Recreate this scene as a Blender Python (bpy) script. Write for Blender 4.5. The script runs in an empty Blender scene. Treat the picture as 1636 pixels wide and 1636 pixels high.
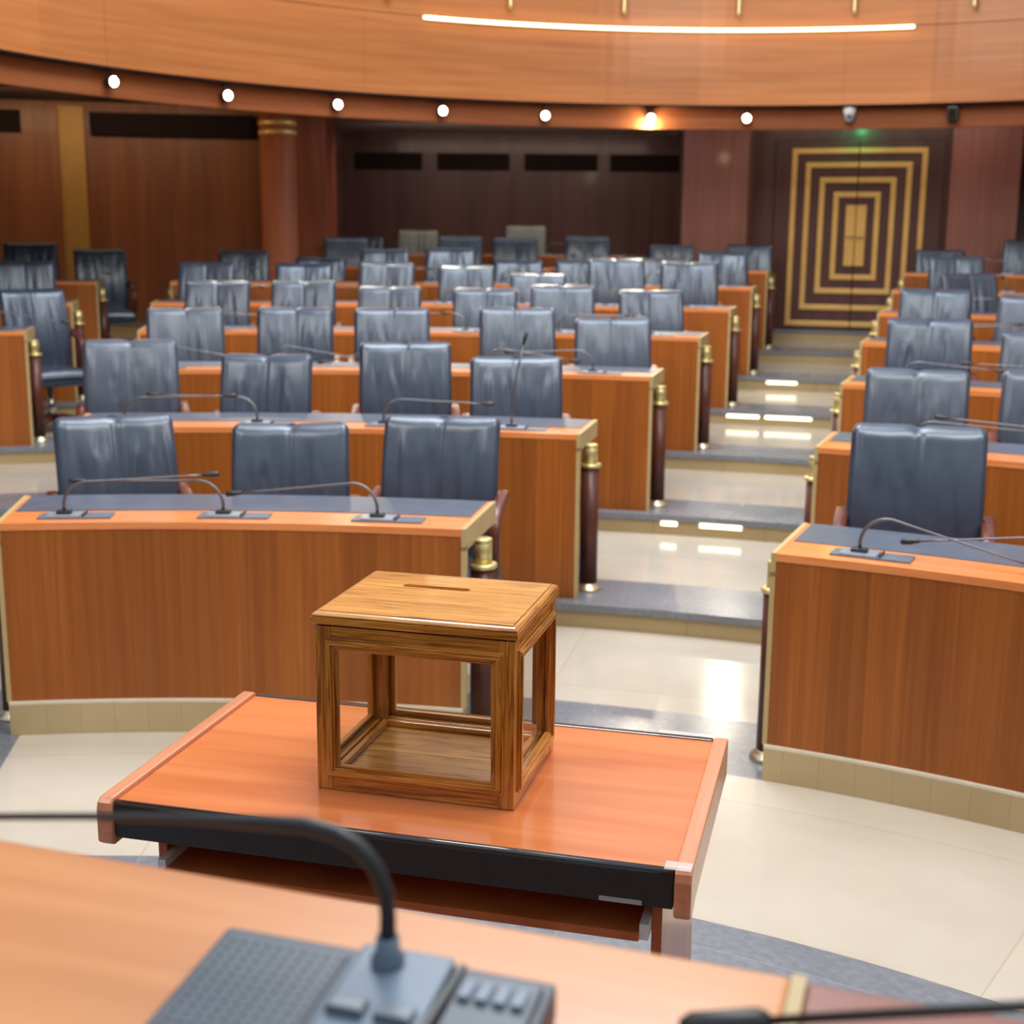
import bpy, bmesh, math, random
from mathutils import Vector, Matrix
sc = bpy.context.scene
COL = sc.collection
rad, sin, cos, pi = math.radians, math.sin, math.cos, math.pi

# ------------------------------------------------------------------ camera
cam_d = bpy.data.cameras.new('camera')
cam = bpy.data.objects.new('camera', cam_d); COL.objects.link(cam)
cam_d.sensor_width = 36.0; cam_d.sensor_fit = 'HORIZONTAL'
cam_d.lens = 2132.0 / 1636.0 * 36.0
p_, r_ = rad(11.672), rad(0.497)
fw = Vector((0, cos(p_), -sin(p_))); up0 = Vector((0, sin(p_), cos(p_))); rt0 = Vector((1, 0, 0))
rt = cos(r_) * rt0 + sin(r_) * up0; up = -sin(r_) * rt0 + cos(r_) * up0
M = Matrix((rt, up, -fw)).transposed().to_4x4(); M.translation = (0, 0, 1.737)
cam.matrix_world = M
cam_d.clip_start = 0.02
cam_d.dof.use_dof = True; cam_d.dof.focus_distance = 2.35; cam_d.dof.aperture_fstop = 5.2
sc.camera = cam

# ------------------------------------------------------------------ world, lights, exposure
w = bpy.data.worlds.new('world'); sc.world = w; w.use_nodes = True
bg = w.node_tree.nodes['Background']; bg.inputs[1].default_value = 0.62
_tc = w.node_tree.nodes.new('ShaderNodeTexCoord'); _sx = w.node_tree.nodes.new('ShaderNodeSeparateXYZ'); _rp = w.node_tree.nodes.new('ShaderNodeValToRGB')
w.node_tree.links.new(_tc.outputs['Generated'], _sx.inputs[0]); w.node_tree.links.new(_sx.outputs['Z'], _rp.inputs[0]); w.node_tree.links.new(_rp.outputs[0], bg.inputs[0])
_e = _rp.color_ramp.elements; _e[0].position = 0.0; _e[0].color = (0.14, 0.12, 0.11, 1); _e[1].position = 0.45; _e[1].color = (0.80, 0.91, 1.0, 1)
def area(name, loc, size, energy, col=(1, 1, 1), tgt=None, sy=None):
    l = bpy.data.lights.new(name, 'AREA'); l.energy = energy; l.color = col; l.size = size
    if sy: l.shape = 'RECTANGLE'; l.size_y = sy
    o = bpy.data.objects.new(name, l); COL.objects.link(o); o.location = loc
    if tgt is not None: o.rotation_euler = (Vector(tgt) - Vector(loc)).to_track_quat('-Z', 'Y').to_euler()
    return o
area('ceiling_or_fill_light', (0.2, 7.2, 6.4), 3.2, 330, (0.93, 0.96, 1.0), (0.2, 7.2, 0), 3.2)
area('ceiling_or_fill_light', (1.2, 3.0, 6.2), 2.4, 170, (1.0, 0.95, 0.88), (1.2, 3.0, 0), 2.4)
area('ceiling_or_fill_light', (-2.6, 2.2, 5.4), 2.0, 110, (1.0, 0.90, 0.78), (-2.6, 14.0, 0.6), 2.0)  # added fill aimed at the left back walls under the gallery
area('ceiling_or_fill_light', (3.6, 2.0, 5.4), 2.0, 110, (1.0, 0.90, 0.78), (2.8, 14.0, 0.6), 2.0)  # added fill aimed under the gallery towards the door side
area('rear_fill_light', (0.1, 15.7, 2.97), 3.4, 26, (1.0, 0.80, 0.66), (0.1, 16.9, 0.6), 0.5)  # added fill to brighten the recess wall, no fixture behind it
area('rear_fill_light', (-4.2, 13.4, 3.06), 2.4, 22, (1.0, 0.72, 0.45), (-4.4, 15.3, 1.2), 0.5)  # added warm fill for the left wall under the gallery
area('rear_fill_light', (-0.2, 14.0, 3.07), 3.6, 13, (0.85, 0.93, 1.0), (-0.2, 14.1, 0), 0.4)  # added cool fill over the rear chair rows
area('rear_fill_light', (3.4, 13.3, 3.06), 2.6, 14, (1.0, 0.80, 0.66), (3.6, 14.4, 1.2), 0.4)  # added fill for the door wall and its pillars
vs = sc.view_settings
vs.view_transform = 'Standard'; vs.look = 'None'; vs.gamma = 1.0; vs.use_curve_mapping = False; vs.exposure = 0.35
sc.cycles.use_denoising = True
sc.cycles.max_bounces = 8; sc.cycles.glossy_bounces = 4; sc.cycles.transmission_bounces = 8; sc.cycles.transparent_max_bounces = 12
sc.cycles.caustics_reflective = False; sc.cycles.caustics_refractive = False
sc.cycles.sample_clamp_indirect = 6.0

# ------------------------------------------------------------------ constants of the hemicycle
CX, CY = -1.049, -0.207            # common centre of the curved rows
RISE = 0.111
def RR(i): return 4.715 + 1.558 * i - 0.006 * i * i
def P(R, th, z=0.0): return Vector((CX + R * sin(rad(th)), CY + R * cos(rad(th)), z))

# ------------------------------------------------------------------ materials
def mat(name):
    m = bpy.data.materials.new(name); m.use_nodes = True
    nt = m.node_tree; b = nt.nodes['Principled BSDF']
    return m, nt, b
def nd(nt, t, **k):
    n = nt.nodes.new(t)
    for a, v in k.items(): setattr(n, a, v)
    return n
def coords(nt, kind, scale, rot=(0, 0, 0)):
    tc = nd(nt, 'ShaderNodeTexCoord'); mp = nd(nt, 'ShaderNodeMapping')
    mp.inputs['Scale'].default_value = scale; mp.inputs['Rotation'].default_value = rot
    nt.links.new(tc.outputs[kind], mp.inputs[0]); return mp
def ramp(nt, fac, stops):
    r = nd(nt, 'ShaderNodeValToRGB'); e = r.color_ramp.elements
    while len(e) < len(stops): e.new(0.5)
    for q, (p, c) in zip(e, stops): q.position = p; q.color = (*c, 1)
    nt.links.new(fac, r.inputs[0]); return r
def mixc(nt, fac, a, b, mode='MIX'):
    m = nd(nt, 'ShaderNodeMix', data_type='RGBA', blend_type=mode)
    for s, v in ((m.inputs[0], fac), (m.inputs[6], a), (m.inputs[7], b)):
        if hasattr(v, 'is_linked'): nt.links.new(v, s)
        elif isinstance(v, (int, float)): s.default_value = v
        else: s.default_value = (*v, 1)
    return m.outputs[2]
def bump(nt, b, h, strength=0.2, dist=0.01):
    bp = nd(nt, 'ShaderNodeBump'); bp.inputs['Strength'].default_value = strength; bp.inputs['Distance'].default_value = dist
    nt.links.new(h, bp.inputs['Height']); nt.links.new(bp.outputs[0], b.inputs['Normal'])
def plain(name, col, rough=0.5, metal=0.0, noise=0.0, nscale=30.0, coat=0.0, spec=None):
    m, nt, b = mat(name)
    b.inputs['Roughness'].default_value = rough; b.inputs['Metallic'].default_value = metal
    b.inputs['Coat Weight'].default_value = coat; b.inputs['Coat Roughness'].default_value = 0.08
    if spec is not None: b.inputs['Specular IOR Level'].default_value = spec
    mp = coords(nt, 'Object', (1, 1, 1)); n = nd(nt, 'ShaderNodeTexNoise'); n.inputs['Scale'].default_value = nscale
    n.inputs['Detail'].default_value = 4; nt.links.new(mp.outputs[0], n.inputs[0])
    k = 1 - noise; k2 = 1 + noise
    r = ramp(nt, n.outputs[0], [(0.3, tuple(c * k for c in col)), (0.7, tuple(min(1, c * k2) for c in col))])
    nt.links.new(r.outputs[0], b.inputs['Base Color'])
    return m
def wood(name, dark, mid, light, kind='Object', grain=(60, 60, 1.2), strip=0.0, strip_axis=0, rough=0.35, coat=0.3, lo=0.3, hi=0.7, detail=5, var=0.18, fine=0.35):
    """grain stretched along the axis with the small scale; strips of veneer along strip_axis"""
    m, nt, b = mat(name)
    mp = coords(nt, kind, grain)
    n = nd(nt, 'ShaderNodeTexNoise'); n.inputs['Scale'].default_value = 1.0; n.inputs['Detail'].default_value = detail
    n.inputs['Distortion'].default_value = 0.6; nt.links.new(mp.outputs[0], n.inputs[0])
    r = ramp(nt, n.outputs[0], [(lo, dark), (0.5, mid), (hi, light)])
    col = r.outputs[0]
    mp2 = coords(nt, kind, tuple(g * 0.12 for g in grain))
    n2 = nd(nt, 'ShaderNodeTexNoise'); n2.inputs['Scale'].default_value = 1.0; n2.inputs['Detail'].default_value = 2
    nt.links.new(mp2.outputs[0], n2.inputs[0])
    r2 = ramp(nt, n2.outputs[0], [(0.3, (1 - var,) * 3), (0.7, (1 + var * 0.4,) * 3)])
    col = mixc(nt, 1.0, col, r2.outputs[0], 'MULTIPLY')
    if strip:
        tc = nd(nt, 'ShaderNodeTexCoord'); sx = nd(nt, 'ShaderNodeSeparateXYZ'); nt.links.new(tc.outputs[kind], sx.inputs[0])
        a = nd(nt, 'ShaderNodeMath', operation='DIVIDE'); nt.links.new(sx.outputs[strip_axis], a.inputs[0]); a.inputs[1].default_value = strip
        f = nd(nt, 'ShaderNodeMath', operation='FLOOR'); nt.links.new(a.outputs[0], f.inputs[0])
        wn = nd(nt, 'ShaderNodeTexWhiteNoise', noise_dimensions='1D'); nt.links.new(f.outputs[0], wn.inputs['W'])
        r3 = ramp(nt, wn.outputs[0], [(0.0, (0.87, 0.85, 0.83)), (1.0, (1.12, 1.12, 1.10))])
        col = mixc(nt, 1.0, col, r3.outputs[0], 'MULTIPLY')
    nt.links.new(col, b.inputs['Base Color'])
    b.inputs['Roughness'].default_value = rough; b.inputs['Coat Weight'].default_value = coat; b.inputs['Coat Roughness'].default_value = 0.12; b.inputs['Specular IOR Level'].default_value = 0.35
    bump(nt, b, n.outputs[0], 0.04, 0.002)
    return m
def stone(name, a, c, rough, scale=1.2, joint=None, jw=0.004, jcol=None, bumpy=0.0, fleck=0.0):
    m, nt, b = mat(name)
    mp = coords(nt, 'UV', (1, 1, 1))
    n = nd(nt, 'ShaderNodeTexNoise'); n.inputs['Scale'].default_value = scale; n.inputs['Detail'].default_value = 8; n.inputs['Roughness'].default_value = 0.6
    nt.links.new(mp.outputs[0], n.inputs[0])
    r = ramp(nt, n.outputs[0], [(0.3, a), (0.7, c)]); col = r.outputs[0]
    if fleck:
        n3 = nd(nt, 'ShaderNodeTexNoise'); n3.inputs['Scale'].default_value = 45; n3.inputs['Detail'].default_value = 3; nt.links.new(mp.outputs[0], n3.inputs[0])
        r3 = ramp(nt, n3.outputs[0], [(0.4, (1 - fleck,) * 3), (0.65, (1 + fleck,) * 3)]); col = mixc(nt, 1.0, col, r3.outputs[0], 'MULTIPLY')
    if joint:
        bt = nd(nt, 'ShaderNodeTexBrick'); nt.links.new(mp.outputs[0], bt.inputs[0]); bt.offset = 0.0
        bt.inputs['Scale'].default_value = 1.0; bt.inputs['Brick Width'].default_value = joint[0]; bt.inputs['Row Height'].default_value = joint[1]
        bt.inputs['Mortar Size'].default_value = jw; bt.inputs['Mortar Smooth'].default_value = 0.1; bt.inputs['Bias'].default_value = 0.0
        bt.inputs['Color1'].default_value = (0.97, 0.97, 0.97, 1); bt.inputs['Color2'].default_value = (1.03, 1.03, 1.03, 1)
        bt.inputs['Mortar'].default_value = (*(jcol or (0.8, 0.78, 0.74)), 1)
        col = mixc(nt, 1.0, col, bt.outputs[0], 'MULTIPLY')
    nt.links.new(col, b.inputs['Base Color'])
    rr = ramp(nt, n.outputs[0], [(0.3, (rough * 0.8,) * 3), (0.7, (rough * 1.3,) * 3)]); nt.links.new(rr.outputs[0], b.inputs['Roughness'])
    if bumpy: bump(nt, b, n.outputs[0], bumpy, 0.003)
    return m
def emis(name, col, s):
    m, nt, b = mat(name); b.inputs['Base Color'].default_value = (*col, 1); b.inputs['Emission Color'].default_value = (*col, 1)
    b.inputs['Emission Strength'].default_value = s; return m

MT = {}
MT['fascia'] = wood('gallery_wood', (0.45, 0.155, 0.044), (0.51, 0.184, 0.054), (0.565, 0.216, 0.070), 'UV', (0.9, 22, 1), strip=2.0, rough=0.42, coat=0.15, var=0.14)
MT['panel'] = wood('desk_front_wood', (0.27, 0.072, 0.010), (0.31, 0.088, 0.012), (0.36, 0.108, 0.017), 'UV', (60, 1.0, 1), strip=0.118, rough=0.42, coat=0.06, var=0.10)
MT['band'] = wood('desk_top_wood', (0.66, 0.20, 0.055), (0.75, 0.245, 0.075), (0.82, 0.30, 0.10), 'UV', (2, 30, 1), rough=0.3, coat=0.35, var=0.08)
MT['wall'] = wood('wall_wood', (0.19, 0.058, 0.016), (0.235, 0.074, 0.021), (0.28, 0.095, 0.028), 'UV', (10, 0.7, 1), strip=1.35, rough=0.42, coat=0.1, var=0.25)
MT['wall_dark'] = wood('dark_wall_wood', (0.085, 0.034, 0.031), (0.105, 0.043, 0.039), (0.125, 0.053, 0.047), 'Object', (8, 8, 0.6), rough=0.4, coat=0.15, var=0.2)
MT['pillar'] = wood('pillar_wood', (0.23, 0.088, 0.067), (0.27, 0.107, 0.082), (0.31, 0.128, 0.098), 'Object', (14, 14, 0.8), rough=0.42, coat=0.1, var=0.15)
MT['column'] = wood('column_wood', (0.27, 0.068, 0.026), (0.33, 0.09, 0.036), (0.39, 0.115, 0.05), 'Object', (14, 14, 0.8), rough=0.5, coat=0.0, var=0.12)
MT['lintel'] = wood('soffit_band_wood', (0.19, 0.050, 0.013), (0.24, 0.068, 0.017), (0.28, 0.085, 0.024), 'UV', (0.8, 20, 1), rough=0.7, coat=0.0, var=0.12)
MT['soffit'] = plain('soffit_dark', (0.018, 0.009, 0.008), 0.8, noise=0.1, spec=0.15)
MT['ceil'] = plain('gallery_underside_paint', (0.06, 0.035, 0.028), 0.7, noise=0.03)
MT['tile'] = stone('cream_marble', (0.455, 0.40, 0.33), (0.535, 0.48, 0.405), 0.12, 1.6, joint=(1.3, 0.9), jw=0.003, jcol=(0.86, 0.84, 0.8))
MT['dark'] = stone('grey_granite', (0.150, 0.163, 0.190), (0.205, 0.218, 0.245), 0.24, 1.6, joint=(0.9, 0.6), jw=0.003, jcol=(1.25, 1.25, 1.25), fleck=0.10)
MT['riser'] = stone('tan_marble_riser', (0.34, 0.245, 0.115), (0.40, 0.295, 0.15), 0.3, 2.0, joint=(0.62, 5.0), jw=0.003, jcol=(0.75, 0.72, 0.68))
MT['plinth'] = stone('tan_stone_plinth', (0.43, 0.315, 0.165), (0.49, 0.37, 0.205), 0.42, 2.5, joint=(0.118, 5.0), jw=0.0015, jcol=(0.86, 0.84, 0.8))
MT['cap'] = plain('pale_stone_cap', (0.66, 0.60, 0.49), 0.4, noise=0.05)
MT['trim'] = plain('pale_gold_trim', (0.46, 0.33, 0.15), 0.45, noise=0.06, nscale=8)
MT['inlay'] = plain('grey_leather_inlay', (0.085, 0.10, 0.14), 0.35, noise=0.12, nscale=14)
MT['brass'] = plain('satin_polished_brass', (0.70, 0.58, 0.27), 0.36, 0.7, noise=0.1, nscale=6)
MT['gold'] = plain('gilded_moulding', (0.74, 0.46, 0.14), 0.42, 0.30, noise=0.08, nscale=5)
MT['brass_base'] = plain('satin_brass', (0.68, 0.58, 0.40), 0.3, 0.85, noise=0.1, nscale=12)
MT['mahog'] = wood('mahogany', (0.075, 0.020, 0.012), (0.095, 0.026, 0.016), (0.12, 0.034, 0.021), 'Object', (30, 30, 2), rough=0.42, coat=0.15, var=0.15)
MT['arm'] = wood('red_mahogany_arm', (0.085, 0.020, 0.012), (0.11, 0.027, 0.016), (0.14, 0.036, 0.020), 'Object', (6, 40, 40), rough=0.38, coat=0.2, var=0.15)
def leather(name, a, c, rough):
    m, nt, b = mat(name)
    mp = coords(nt, 'Object', (1, 1, 1)); n = nd(nt, 'ShaderNodeTexNoise'); n.inputs['Scale'].default_value = 7; n.inputs['Detail'].default_value = 5
    nt.links.new(mp.outputs[0], n.inputs[0]); r = ramp(nt, n.outputs[0], [(0.3, a), (0.7, c)]); nt.links.new(r.outputs[0], b.inputs['Base Color'])
    b.inputs['Roughness'].default_value = rough; b.inputs['Specular IOR Level'].default_value = 0.85; b.inputs['Specular Tint'].default_value = (0.80, 0.90, 1.0, 1)
    v = nd(nt, 'ShaderNodeTexVoronoi'); v.inputs['Scale'].default_value = 260; nt.links.new(mp.outputs[0], v.inputs[0]); bump(nt, b, v.outputs[0], 0.10, 0.001)
    return m
MT['leather'] = leather('blue_grey_leather', (0.028, 0.036, 0.060), (0.046, 0.056, 0.087), 0.32)
MT['leather_b'] = leather('faded_blue_grey_leather', (0.040, 0.048, 0.072), (0.060, 0.069, 0.098), 0.35)
MT['olive'] = leather('olive_grey_leather', (0.125, 0.125, 0.095), (0.17, 0.168, 0.13), 0.42)
MT['black'] = plain('black_plastic', (0.018, 0.019, 0.022), 0.4, noise=0.1)
MT['chrome'] = plain('chrome', (0.75, 0.75, 0.76), 0.15, 1.0, noise=0.02)
MT['steel'] = plain('dark_steel_stem', (0.16, 0.165, 0.18), 0.32, 0.7, noise=0.05)
MT['plate'] = plain('grey_plastic_plate', (0.12, 0.15, 0.19), 0.35, noise=0.06)
MT['silver'] = plain('silver_insert', (0.38, 0.44, 0.52), 0.28, 0.5, noise=0.05)
MT['white'] = plain('white_plastic', (0.70, 0.71, 0.72), 0.35, noise=0.02)
MT['lamp'] = emis('spotlight_lens', (1.0, 0.93, 0.78), 22.0)
MT['led'] = emis('led_strip', (1.0, 0.84, 0.46), 4.5)
MT['stepled'] = emis('step_led', (1.0, 0.90, 0.60), 2.6)
MT['green'] = emis('green_exit_light', (0.05, 0.9, 0.35), 5.0)

# ------------------------------------------------------------------ mesh helpers
class MB:
    def __init__(s): s.v = []; s.f = []; s.uv = []; s.sm = []
    def add(s, vs_, fs, uvs=None, smooth=False):
        o = len(s.v); s.v += [tuple(v) for v in vs_]
        for k, f in enumerate(fs):
            s.f.append([i + o for i in f]); s.sm.append(smooth)
            s.uv.append([uvs[i] for i in f] if uvs and not isinstance(uvs, dict) else (uvs[k] if uvs else None))
        return s
    def box(s, x0, x1, y0, y1, z0, z1, T=None):
        vs_ = [Vector((x, y, z)) for z in (z0, z1) for y in (y0, y1) for x in (x0, x1)]
        if T: vs_ = [T(v) for v in vs_]
        fs = [(0, 2, 3, 1), (4, 5, 7, 6), (0, 1, 5, 4), (1, 3, 7, 5), (3, 2, 6, 7), (2, 0, 4, 6)]
        dx, dy, dz = x1 - x0, y1 - y0, z1 - z0
        u = {0: [(x0, y0), (x0, y1), (x1, y1), (x1, y0)], 1: [(x0, y0), (x1, y0), (x1, y1), (x0, y1)], 2: [(x0, z0), (x1, z0), (x1, z1), (x0, z1)],
             3: [(y0, z0), (y1, z0), (y1, z1), (y0, z1)], 4: [(x1, z0), (x0, z0), (x0, z1), (x1, z1)], 5: [(y1, z0), (y0, z0), (y0, z1), (y1, z1)]}
        return s.add(vs_, fs, u)
    def arc(s, r0, r1, t0, t1, z0, z1, c=(CX, CY), step=1.2, uoff=0.0):
        n = max(2, int(abs(t1 - t0) / step) + 1); vs_ = []; fs = []; u = {}; k = 0
        for i in range(n + 1):
            t = rad(t0 + (t1 - t0) * i / n)
            for (R, z) in ((r0, z0), (r0, z1), (r1, z1), (r1, z0)):
                vs_.append((c[0] + R * sin(t), c[1] + R * cos(t), z))
        for i in range(n):
            a = 4 * i; b = a + 4
            rm = r0 if z1 - z0 > 0.3 else (r0 + r1) / 2; ua = rad(t0 + (t1 - t0) * i / n) * rm + uoff; ub = rad(t0 + (t1 - t0) * (i + 1) / n) * rm + uoff
            for (p, q, va, vb) in ((0, 1, z0, z1), (1, 2, r0, r1), (2, 3, z1, z0), (3, 0, r1, r0)):
                fs.append((a + p, b + p, b + q, a + q)); u[k] = [(ua, va), (ub, va), (ub, vb), (ua, vb)]; k += 1
        fs.append((0, 1, 2, 3)); u[k] = [(r0, z0), (r0, z1), (r1, z1), (r1, z0)]; k += 1
        e = 4 * n; fs.append((e + 3, e + 2, e + 1, e)); u[k] = [(r1, z0), (r1, z1), (r0, z1), (r0, z0)]
        return s.add(vs_, fs, u)
    def lathe(s, prof, c=(0, 0), n=24, smooth=True, T=None):
        vs_ = []; fs = []
        for (r, z) in prof:
            for i in range(n):
                a = 2 * pi * i / n; v = Vector((c[0] + r * cos(a), c[1] + r * sin(a), z)); vs_.append(T(v) if T else v)
        for j in range(len(prof) - 1):
            for i in range(n):
                k = (i + 1) % n; fs.append((j * n + i, j * n + k, (j + 1) * n + k, (j + 1) * n + i))
        fs.append(tuple(range(n))[::-1]); fs.append(tuple((len(prof) - 1) * n + i for i in range(n)))
        uv = [((i % n) / n, prof[i // n][1]) for i in range(len(vs_))]
        return s.add(vs_, fs, uv, smooth)
    def tube(s, pts, r, n=8, closed=False):
        pts = [Vector(p) for p in pts]; m = len(pts); rs = r if isinstance(r, (list, tuple)) else [r] * m
        vs_ = []; fs = []; d0 = (pts[1] - pts[0]).normalized()
        ref = Vector((0, 0, 1)) if abs(d0.z) < 0.9 else Vector((1, 0, 0)); nrm = d0.cross(ref).normalized()
        for i in range(m):
            d = (pts[min(i + 1, m - 1)] - pts[max(i - 1, 0)]).normalized()
            nrm = (nrm - d * nrm.dot(d)).normalized(); b = d.cross(nrm)
            for k in range(n):
                a = 2 * pi * k / n; vs_.append(pts[i] + (nrm * cos(a) + b * sin(a)) * rs[i])
        for i in range(m - 1):
            for k in range(n):
                q = (k + 1) % n; fs.append((i * n + k, i * n + q, (i + 1) * n + q, (i + 1) * n + k))
        fs.append(tuple(range(n))[::-1]); fs.append(tuple((m - 1) * n + k for k in range(n)))
        return s.add(vs_, fs, None, True)
    def prism(s, poly, y0, y1, T=None, smooth=False):
        """polygon in (x,z) extruded along y"""
        n = len(poly); vs_ = [Vector((x, y0, z)) for x, z in poly] + [Vector((x, y1, z)) for x, z in poly]
        if T: vs_ = [T(v) for v in vs_]
        fs = [tuple(range(n)), tuple(range(2 * n - 1, n - 1, -1))] + [(i, i + n, (i + 1) % n + n, (i + 1) % n) for i in range(n)]
        return s.add(vs_, fs, None, smooth)
    def build(s, name, m, parent=None, bevel=0.0, seg=2, loc=None):
        me = bpy.data.meshes.new(name); me.from_pydata(s.v, [], s.f)
        me.uv_layers.new(name='UVMap'); ul = me.uv_layers[0].data; k = 0
        for f, u in zip(s.f, s.uv):
            for j in range(len(f)):
                if u: ul[k].uv = (u[j][0], u[j][1])
                else:
                    v = s.v[f[j]]; ul[k].uv = (v[0] + v[1], v[2])
                k += 1
        for p, q in zip(me.polygons, s.sm): p.use_smooth = q
        bm = bmesh.new(); bm.from_mesh(me)
        bmesh.ops.recalc_face_normals(bm, faces=bm.faces)
        if bevel:
            es = [e for e in bm.edges if len(e.link_faces) == 2 and e.calc_face_angle(0) > 0.6]
            bmesh.ops.bevel(bm, geom=es, offset=bevel, segments=seg, profile=0.6, affect='EDGES', clamp_overlap=True)
        bm.to_mesh(me); bm.free()
        me.materials.append(m if not isinstance(m, str) else MT[m])
        o = bpy.data.objects.new(name, me); COL.objects.link(o)
        if loc is not None: o.location = loc
        if parent is not None: o.parent = parent
        return o
def tag(o, label=None, cat=None, group=None, kind=None):
    if label: o['label'] = label
    if cat: o['category'] = cat
    if group: o['group'] = group
    if kind: o['kind'] = kind
    return o
def empty(name, loc=(0, 0, 0), rz=0.0, label=None, cat=None, group=None, kind=None):
    o = bpy.data.objects.new(name, None); COL.objects.link(o); o.empty_display_size = 0.1
    o.location = loc; o.rotation_euler = (0, 0, rz); return tag(o, label, cat, group, kind)
def copy_tree(o, parent=None):
    c = o.copy(); COL.objects.link(c); c.parent = parent
    for ch in o.children: copy_tree(ch, c)
    return c
def mc(*parts):
    m = MB()
    return m
# local frame about the hemicycle centre: root empties sit on the floor under the thing, parts are built in root space
def rel(root):
    L = Vector(root.location)
    class R_(MB):
        def build(s, name, m, parent=None, **k):
            s.v = [(a - L.x, b - L.y, c - L.z) for a, b, c in s.v]
            return MB.build(s, name, m, parent, **k)
    return R_

# ================================================================== SETTING
TH0, TH1 = -34, 52
fl = MB(); fl.arc(0.05, 1.6, -180, 180, -0.1, 0.0, step=4); fl.arc(1.6, 3.73, -180, 180, -0.1, 0.0, step=4); fl.arc(3.73, 4.70, -14.6, -8.3, -0.1, 0.0); fl.arc(4.70, 5.21, TH0 - 30, TH1 + 30, -0.1, 0.0)
tag(fl.build('floor', 'dark'), 'grey granite floor in front of the desks and its inlaid bands', kind='structure')
fl = MB(); fl.arc(3.73, 4.70, -8.3, TH1 + 30, -0.1, 0.0); fl.arc(3.73, 4.70, -60, -14.6, -0.1, 0.0); fl.arc(5.21, RR(1), TH0 - 30, TH1 + 30, -0.1, 0.0)
tag(fl.build('floor', 'tile'), 'cream marble floor around the front desks', kind='structure')
for k in range(1, 8):
    z = RISE * k; R0 = RR(k) - 0.075; R1 = RR(k + 1) - 0.075 if k < 7 else 19.0
    nm = ['first', 'second', 'third', 'fourth', 'fifth', 'sixth', 'seventh'][k - 1]
    f = MB(); f.arc(R0 + 0.46, R1 + 0.1, TH0, TH1, z - 0.10, z)
    fo = tag(f.build('floor', 'tile'), 'cream marble tread of the %s tier up' % nm, kind='structure')
    f = MB(); f.arc(R0 + 0.03, R0 + 0.46, TH0, TH1, z - 0.10, z); f.arc(R0 - 0.012, R0 + 0.03, TH0, TH1, z - 0.032, z)
    f.build('nosing', 'dark', fo)
    f = MB(); f.arc(R0, R0 + 0.02, TH0, TH1, z - RISE - 0.01, z - 0.03); f.build('riser', 'riser', fo)

# back walls
wl = MB(); wl.arc(15.40, 15.6, -40, -4.9, 0.70, 3.12)
wo = tag(wl.build('wall_left', 'wall'), kind='structure')
f = MB(); f.arc(15.36, 15.40, -14.35, -13.35, 0.777, 3.05); f.build('gold_strip', plain('dull_gold_strip', (0.36, 0.19, 0.035), 0.45, 0.2, noise=0.1), wo)
f = MB(); f.arc(15.30, 15.40, -34, -14.35, 0.777, 3.05); f.build('wall_panel', 'wall', wo)
for a, b in ((-13.1, -6.7), (-22, -15.7)):
    f = MB(); f.arc(15.27, 15.30 if a < -15 else 15.4, a, b, 2.76, 2.99); 
    vo = f.build('vent', 'soffit', wo)
    f = MB()
    for j in range(6): f.arc(15.262, 15.275, a, b, 2.775 + j * 0.036, 2.787 + j * 0.036)
    f.build('louvre', 'soffit', vo)
# pier, round column
pr = MB(); pr.box(-2.62, -2.03, 14.75, 15.6, 0.70, 3.12); tag(pr.build('wall_pier', 'pillar' if False else MT['column'], bevel=0.01), kind='structure')
cl = empty('round_column', (-2.467, 14.35, 0.777), label='round red wood column with gold rings beside the dark recess', cat='column')
s = MB(); s.lathe([(0.215, 0), (0.215, 0.06), (0.19, 0.08), (0.188, 2.3)], n=40); s.build('shaft', 'column', cl)
for z in (1.965, 2.06):
    s = MB(); s.lathe([(0.19, z), (0.198, z + 0.01), (0.198, z + 0.035), (0.19, z + 0.045)], n=40); s.build('gold_ring', 'gold', cl)
# recess
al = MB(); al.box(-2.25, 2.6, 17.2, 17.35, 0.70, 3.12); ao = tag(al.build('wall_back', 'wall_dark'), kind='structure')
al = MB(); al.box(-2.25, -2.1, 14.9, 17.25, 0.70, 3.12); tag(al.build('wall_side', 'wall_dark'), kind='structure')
for a, b in ((-2.0, -1.16), (-0.97, -0.07), (0.12, 1.03), (1.19, 2.05)):
    v = MB(); v.box(a, b, 17.185, 17.2, 2.54, 2.745); vo = v.build('vent', 'soffit', ao)
    v = MB()
    for j in range(6): v.box(a + 0.01, b - 0.01, 17.175, 17.19, 2.555 + j * 0.033, 2.567 + j * 0.033)
    v.build('louvre', 'soffit', vo)
# door wall, in a frame across the central aisle
ATH = rad(17.3)
def AF(v): return Vector((CX + v.x * cos(ATH) + v.y * sin(ATH), CY - v.x * sin(ATH) + v.y * cos(ATH), v.z))
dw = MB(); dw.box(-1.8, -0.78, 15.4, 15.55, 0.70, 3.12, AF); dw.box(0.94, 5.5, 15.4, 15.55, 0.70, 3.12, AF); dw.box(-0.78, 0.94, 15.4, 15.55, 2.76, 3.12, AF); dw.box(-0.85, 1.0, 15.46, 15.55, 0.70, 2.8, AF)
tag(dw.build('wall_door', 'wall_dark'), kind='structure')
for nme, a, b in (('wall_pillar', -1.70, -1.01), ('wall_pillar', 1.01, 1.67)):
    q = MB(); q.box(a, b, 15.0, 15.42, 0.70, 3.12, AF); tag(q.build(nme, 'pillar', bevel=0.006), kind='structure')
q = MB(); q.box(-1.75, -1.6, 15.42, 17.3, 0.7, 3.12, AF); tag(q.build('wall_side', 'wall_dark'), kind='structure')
DC = 0.088
dr = tag(empty('door_1', AF(Vector((DC, 15.38, 0.777)))), 'dark double door with nested gold rectangles at the end of the aisle', kind='structure')
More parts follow.
